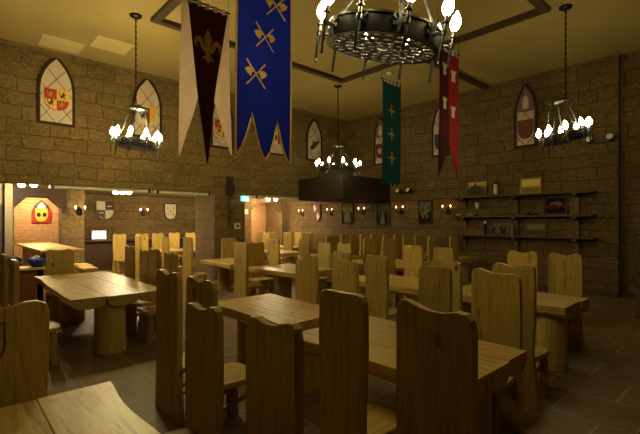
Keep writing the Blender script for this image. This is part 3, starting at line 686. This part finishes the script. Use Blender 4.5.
def table(label, u0, u1, v0, v1, seed, h_=.76, th=.14, r_=.17, inset=.22, far=None, dx=0):
    t = thing('log_table', label, 'table', ((u0+u1)/2, (v0+v1)/2, 0), 0, 'half-log tables')
    o = obj('tabletop', half_log_top(u1-u0, v1-v0, th, seed), M['table'], t, (0, 0, h_))
    L_ = (v1-v0)/2-inset
    for y in (-L_, (v1-v0)/2-(far or inset)): obj('leg', log_leg(r_, h_-th*.55, seed+int(y > 0)), M['log'], t, (dx, y, 0), smooth=False)
    return t
T = [('pine half-log table cut off by the lower left edge', -.35, .72, .9, 2.62, 1),
     ('long half-log table standing alone at the left before the arched room', 1.14, 2.3, 5.65, 8.55, 2),
     ('short half-log table with a lamp-lit top in the centre foreground', 2.28, 3.16, 2.98, 4.42, 3),
     ('half-log table in the right foreground behind the nearest chair', 2.12, 3.16, 1.18, 2.72, 4),
     ('half-log table at the right below the wall shelves', 4.98, 5.88, 1.5, 3.05, 5),
     ('half-log table behind the right foreground table', 4.9, 5.9, 3.2, 4.85, 6),
     ('half-log table in the middle distance behind the short centre table', 4.7, 5.8, 5.85, 7.35, 7),
     ('half-log table in the middle distance before the stone pier', 4.68, 5.75, 8.05, 9.5, 8),
     ('half-log table of the third row, nearest the shelves', 7.45, 8.5, 5.4, 7.0, 9),
     ('half-log table of the third row beneath the far chandelier', 7.45, 8.5, 7.6, 9.1, 10),
     ('half-log table of the third row nearest the far arch', 7.45, 8.5, 9.8, 11.4, 11),
     ('half-log table against the right wall below the pale horseman picture', 9.75, 10.65, 5.3, 6.9, 12),
     ('half-log table against the right wall below the tall portrait', 9.75, 10.65, 7.2, 8.8, 13),
     ('half-log table against the right wall below the green portrait', 9.75, 10.65, 9.1, 10.7, 14),
     ('half-log table in the alcove left of the white cross shield', 5.0, 6.0, 12.9, 14.4, 15),
     ('half-log table in the alcove below the white cross shield', 6.3, 7.3, 12.9, 14.3, 16),
     ('half-log table in front of the pink arched doorway', 9.3, 10.2, 11.9, 13.4, 17)]
for a in T: table(*a, r_=.19 if a[5] == 2 else .165, inset=.55 if a[5] == 1 else .22, far=.5 if a[5] in (2, 7) else None, dx={2: -.1, 5: -.2}.get(a[5], 0))

# ------------------------------------------------------------------ chairs
TOPS = {'soft': [(-.5,-.1),(-.48,-.05),(-.42,-.025),(-.3,-.02),(-.12,-.045),(.05,-.045),(.2,-.025),(.34,-.004),(.43,-.004),(.48,-.025),(.5,-.08)],
        'm': [(-.5,-.07),(-.47,-.02),(-.38,.0),(-.25,-.005),(-.12,-.03),(0,-.042),(.12,-.03),(.25,-.004),(.38,.0),(.47,-.02),(.5,-.07)],
        'left': [(-.5,-.05),(-.45,-.01),(-.34,0),(-.2,-.018),(-.05,-.04),(.12,-.038),(.28,-.026),(.4,-.03),(.47,-.055),(.5,-.1)],
        'right': [(-.5,-.13),(-.46,-.085),(-.36,-.055),(-.2,-.06),(-.05,-.055),(.1,-.03),(.25,0),(.38,0),(.46,-.02),(.5,-.08)],
        'flat': [(-.5,-.045),(-.46,-.012),(-.36,0),(-.1,-.006),(.15,-.004),(.36,-.002),(.46,-.014),(.5,-.05)]}
def back_outline(w_, h_, top, seed):
    """(y,z) outline; y runs to the sitter's left"""
    rnd = random.Random(seed); ph = rnd.uniform(0, 6); P = []
    side = lambda z: w_/2*(1+.10*max(0, (.35-z)/.35)**1.5-.09*math.exp(-((z-.5)/.22)**2)+.03*math.sin(ph+z*5))
    zs = [0, .08, .2, .32, .42, .52, .64, .78, .9, 1.0]
    for z in zs: P.append((side(z), z))
    k = side(1.0)/(w_/2)
    for a, b in [(-a, b) for a, b in TOPS[top]] if False else TOPS[top][::-1]: P.append((a*w_*k, h_+b))
    for z in zs[::-1]: P.append((-side(z), z))
    return P
PROTO = {}
def make_chair(key, w_, h_, top, seed):
    """built at the origin: the back stands on x=0, the seat reaches towards +x"""
    r = thing('plank_chair', '', 'chair', (0, 0, 0), 0, 'high-backed pine chairs')
    obj('backrest', PR(back_outline(w_, h_, top, seed), 'X', -.025, .025, bev=.007), M['chair'], r)
    sw = w_*.49
    obj('seat', PR([(.02, -sw*.86), (.3, -sw), (.4, -sw*.9), (.44, -sw*.6), (.445, 0), (.44, sw*.6), (.4, sw*.9), (.3, sw), (.02, sw*.86)], 'Z', .405, .455, bev=.008), M['seatw'], r)
    for s in (-1, 1):
        bm = bmesh.new(); prism(bm, [(.33, 0), (.42, 0), (.41, .2), (.385, .41), (.32, .41), (.325, .2)], 'Y', s*sw*.72-.03, s*sw*.72+.03, bev=.006); obj('leg', bm, M['stick'], r)
    bm = bmesh.new(); tube(bm, [(.02, 0, .12), (.36, sw*.68, .3)], .018, 6); tube(bm, [(.02, 0, .12), (.36, -sw*.68, .3)], .018, 6); obj('brace', bm, M['stick'], r)
    return r
used = set()
CH = []
def chair(u, v, face, w_, h_, top, label, seed=0):
    rz = {'+u': 0, '-u': PI, '+v': PI/2, '-v': -PI/2}[face]
    key = (round(w_, 2), round(h_, 2), top, seed % 3)
    if key not in PROTO:
        r = make_chair(key, w_, h_, top, seed % 3); PROTO[key] = r; r.location = (u, v, 0); r.rotation_euler = (0, 0, rz); r['label'] = label
    else: r = dup(PROTO[key], (u, v, 0), rz, label)
    CH.append(r); return r
A = chair
A(1.70, 1.06, '+u', .41, 1.32, 'soft', 'largest nearest pine chair, its plain back to the camera', 0)
A(1.74, 1.70, '+u', .37, 1.29, 'flat', 'pine chair with its back to the camera, left of the largest nearest one', 1)
A(1.16, 1.60, '-u', .41, 1.25, 'soft', 'pine chair cut off by the bottom edge before the short table', 2)
A(1.12, 2.23, '-u', .39, 1.23, 'soft', 'dark pine chair with lower wavy top, nearer of the pair left of the short table', 0)
A(1.50, 3.02, '+u', .46, 1.26, 'm', 'pine chair mostly hidden behind the lower wavy-topped chair left of the short table', 1)
A(1.47, 3.58, '+u', .48, 1.27, 'm', 'tall dark pine chair with bare floor to its left, facing the short table', 2)
G = A(.2, 2.85, '-v', .52, 1.25, 'm', 'broad pine chair with a carved shield on its back, at the left edge', 1)
A(1.58, 8.85, '-v', .43, 1.2, 'm', 'pine chair at the far end of the long left table, lit from the front', 0)
A(.60, 5.86, '+u', .44, 1.27, 'flat', 'pine chair seen edge-on left of the long left table, nearer of two', 1)
A(.60, 6.9, '+u', .44, 1.27, 'flat', 'pine chair seen edge-on left of the long left table, farther of two', 1)
for v, w_, h_, l in ((6.02, .44, 1.25, 'nearest'), (6.67, .38, 1.28, 'second'), (7.11, .36, 1.24, 'third'), (8.0, .44, 1.26, 'farthest')):
    A(2.5 if l != 'farthest' else 2.55, v, '-u', w_, h_, 'm', 'dim pine chair on the right of the long left table, %s of the four' % l, 2)
A(3.65, 4.25, '-u', .43, 1.25, 'right', 'pine chair behind the right corner of the short table, its front lit', 0)
A(3.70, 3.56, '-u', .40, 1.25, 'left', 'pine chair with a notched top behind the short table, right of the lit one', 1)
A(4.35, 4.28, '+u', .36, 1.26, 'm', 'pine chair peeping over the notched-top chair behind the short table', 2)
A(4.35, 3.60, '+u', .38, 1.25, 'flat', 'narrow tall pine chair with a knot, standing before the second right-hand table', 0)
A(3.70, 2.30, '-u', .37, 1.25, 'flat', 'square-topped pine chair, front of the overlapping pair above the largest nearest chair', 1)
A(4.28, 2.52, '+u', .40, 1.25, 'm', 'round-topped pine chair, rear of the overlapping pair above the largest nearest chair', 2)
A(3.45, 1.56, '-u', .42, 1.30, 'left', 'pine chair with a wavy top at the end of the right foreground table', 0)
A(3.95, 1.62, '+u', .40, 1.31, 'm', 'pine chair back to back with the wavy-topped chair at the right table end', 1)
A(6.50, 2.53, '-u', .45, 1.26, 'm', 'pine chair behind the right-hand table, left of the rightmost chair', 2)
A(6.60, 1.98, '-u', .45, 1.25, 'm', 'rightmost pine chair, standing behind the end of the right-hand table', 0)
A(6.50, 4.5, '-u', .40, 1.27, 'flat', 'bright pine chair beyond the second right-hand table, left of two', 1)
A(6.50, 3.86, '-u', .40, 1.25, 'flat', 'bright pine chair beyond the second right-hand table, right of two', 2)
A(5.83, 10.1, '-v', .45, 1.26, 'flat', 'pine chair standing against the stone pier at the table end', 0)
A(4.28, 6.95, '+u', .46, 1.31, 'flat', 'pine chair with a lit edge, before the table behind the short one', 1)
A(5.17, 7.78, '-v', .47, 1.25, 'm', 'shaded pine chair at the far end of the table behind the short one', 2)
A(6.30, 8.66, '-u', .50, 1.26, 'flat', 'pale pine chair on the far side of the table before the stone pier', 0)
A(4.30, 9.35, '+u', .46, 1.34, 'flat', 'pine chair with a lit edge standing just left of the stone pier', 1)
A(6.40, 6.82, '-u', .42, 1.24, 'm', 'grey-lit pine chair beyond the table behind the short one, right of its end', 2)
A(6.40, 6.2, '-u', .42, 1.25, 'm', 'pine chair beyond the table behind the short one, nearest the notched-top chair', 0)
for v, h_, l in ((5.48, 1.34, 'rightmost of the four'), (6.0, 1.34, 'second from the right of the four'), (7.2, 1.36, 'second from the left of the four'), (8.25, 1.25, 'leftmost of the four')):
    A(7.0, v, '+u' if v > 8 else '+v', .42, h_, 'flat', 'pine chair before the third table row, %s' % l, 1)
A(9.0, 11.5, '-u', .5, 1.33, 'flat', 'pine chair beyond the third row, below the sconce nearest the pink arch', 2)
A(8.95, 10.45, '-u', .45, 1.34, 'm', 'pine chair beyond the third row, below the slender wall shield', 0)
for k, (u, v) in enumerate(((8.94, 8.62), (9.46, 8.74), (8.94, 7.86), (9.46, 7.9), (8.94, 7.03), (9.46, 7.06), (8.94, 6.38), (9.46, 6.37), (8.94, 5.63), (9.46, 5.34))):
    A(u, v, '+v', .38, 1.35, 'flat', 'dim pine chair in the row before the right wall, %s from the left' % ('first second third fourth fifth sixth seventh eighth ninth tenth'.split()[k]), k)
for u, v, f, l in ((4.35, 14.7, '-v', 'bright pine chair nearest the alcove counter screen'), (4.55, 13.5, '+u', 'golden pine chair in the alcove, nearest the camera left of the sconce'),
                   (5.2, 15.0, '-v', 'golden pine chair at the far end of the alcove table below the sconce'), (5.75, 15.0, '-v', 'golden pine chair at the far alcove table end, right of its twin'),
                   (6.35, 15.0, '-v', 'golden pine chair below the white cross shield, left of two'), (7.0, 15.0, '-v', 'golden pine chair below the white cross shield, right of two'),
                   (4.5, 11.2, '+u', 'pine chair under the wall beam where the alcove begins'),
                   (9.55, 13.95, '-v', 'golden pine chair left of two before the pink arched doorway'), (10.05, 13.95, '-v', 'golden pine chair right of two before the pink arched doorway'),
                   (10.65, 12.9, '-u', 'golden pine chair right of the pink arch, farther of two'), (10.65, 12.3, '-u', 'golden pine chair right of the pink arch, nearer of two'),
                   (8.85, 12.6, '+u', 'pine chair before the pink arched doorway, back to the stone pier')):
    A(u, v, f, .42, 1.3, 'm', l, 1)
# carved shield on the left edge chair
bm = bmesh.new(); sp = [(a, b) for a, b in shield_pts(.2, .22, -.05, .98)]
tube(bm, [(.027, a, b+.06) for a, b in sp+sp[:1]], .0045, 5); o = obj('carved_shield', bm, M['brown'], G)

# ------------------------------------------------------------------ alcove furniture
t = thing('counter', 'long dark counter along the alcove wall under the shields', 'counter', (3.3, 16.49, 0))
obj('counter_top', BX(0, -.62, 1.0, 4.6, -.0, 1.06, bev=.008), M['darkwoodx'], t); obj('front_panel', BX(0, -.5, 0, 4.6, -.44, 1.0), M['darkwoodx'], t)
t = thing('display_screen', 'small bright screen standing on the alcove counter', 'screen', (4.1, 16.15, 1.075))
t.rotation_euler = (-.2, 0, -.2)
obj('bezel', BX(-.24, -.0, 0, .24, .025, .33, bev=.005), M['white'], t)
obj('display', BX(-.21, -.006, .03, .21, 0, .3), emit('lit screen', (.9, .95, .9), 1.3), t); obj('image', BX(-.12, -.01, .08, .06, -.004, .25), emit('lit screen picture', (.75, .5, .3), .8), t)
tag(obj('till', BX(3.42, 15.98, 1.06, 3.78, 16.3, 1.16, bev=.02), M['black']), 'low black box on the alcove counter left of the screen', 'box')
t = thing('high_table', 'high plank table reaching out from the orange arch', 'table', (1.9, 12.4, 0))
obj('tabletop', BX(-.4, -2.1, 1.05, .42, 1.9, 1.1, bev=.01), M['table'], t)
for y in (-1.5, 1.4): obj('leg', BX(-.3, y-.06, 0, .32, y+.06, 1.05), M['log'], t)
t = thing('side_bench', 'low pale-topped table below the high plank table, holding bags', 'table', (1.0, 10.55, 0))
obj('tabletop', BX(-1.4, -.27, .7, .64, .27, .75, bev=.01), M['table'], t)
for x in (-1.2, .5): obj('leg', BX(x-.05, -.22, 0, x+.05, .22, .7), M['brown'], t)
obj('front_panel', BX(-1.15, -.22, .05, .55, -.18, .7), M['brown'], t)
def lump(name, label, loc, size, mat, seed):
    bm = bmesh.new(); bmesh.ops.create_icosphere(bm, subdivisions=4, radius=1); rnd = random.Random(seed); ph = [rnd.uniform(0, 6) for _ in range(6)]
    for v in bm.verts:
        k = 1+.13*math.sin(4*v.co.x+ph[0])+.12*math.sin(5*v.co.y+ph[1])+.1*math.sin(6*v.co.z+ph[2])+.08*math.sin(13*v.co.x+9*v.co.z+ph[3])+.06*math.sin(17*v.co.y+11*v.co.x+ph[4])
        v.co = Vector((v.co.x*size[0]*k, v.co.y*size[1]*k, max(-.98*size[2], v.co.z*size[2]*k)+size[2]*.98))
    return tag(obj(name, bm, mat, None, loc, smooth=True), label, 'bag', 'bags on the low table')
lump('duffel_bag', 'dark crumpled bag on the low table, left of the blue one', (1.02, 10.5, .75), (.2, .18, .125), M['darkbag'], 1)
lump('duffel_bag', 'bright blue bag on the low table below the high plank table', (1.46, 10.52, .75), (.14, .17, .12), M['bluebag'], 2)
lump('duffel_bag', 'blue bag at the far left edge on the low table', (.6, 10.5, .75), (.13, .16, .11), M['bluebag'], 4)
for k, (u, v, l) in enumerate(((2.85, 12.4, 'pale plank bench right of the high table, nearest'), (2.95, 13.3, 'pale plank bench right of the high table, farther'))):
    t = thing('plank_bench', l, 'bench', (u, v, 0), 0, 'plank benches')
    obj('seat', BX(-.17, -.4, .44, .17, .4, .49, bev=.008), M['table'], t)
    for y in (-.3, .3): obj('leg', BX(-.12, y-.03, 0, .12, y+.03, .44), M['log'], t)
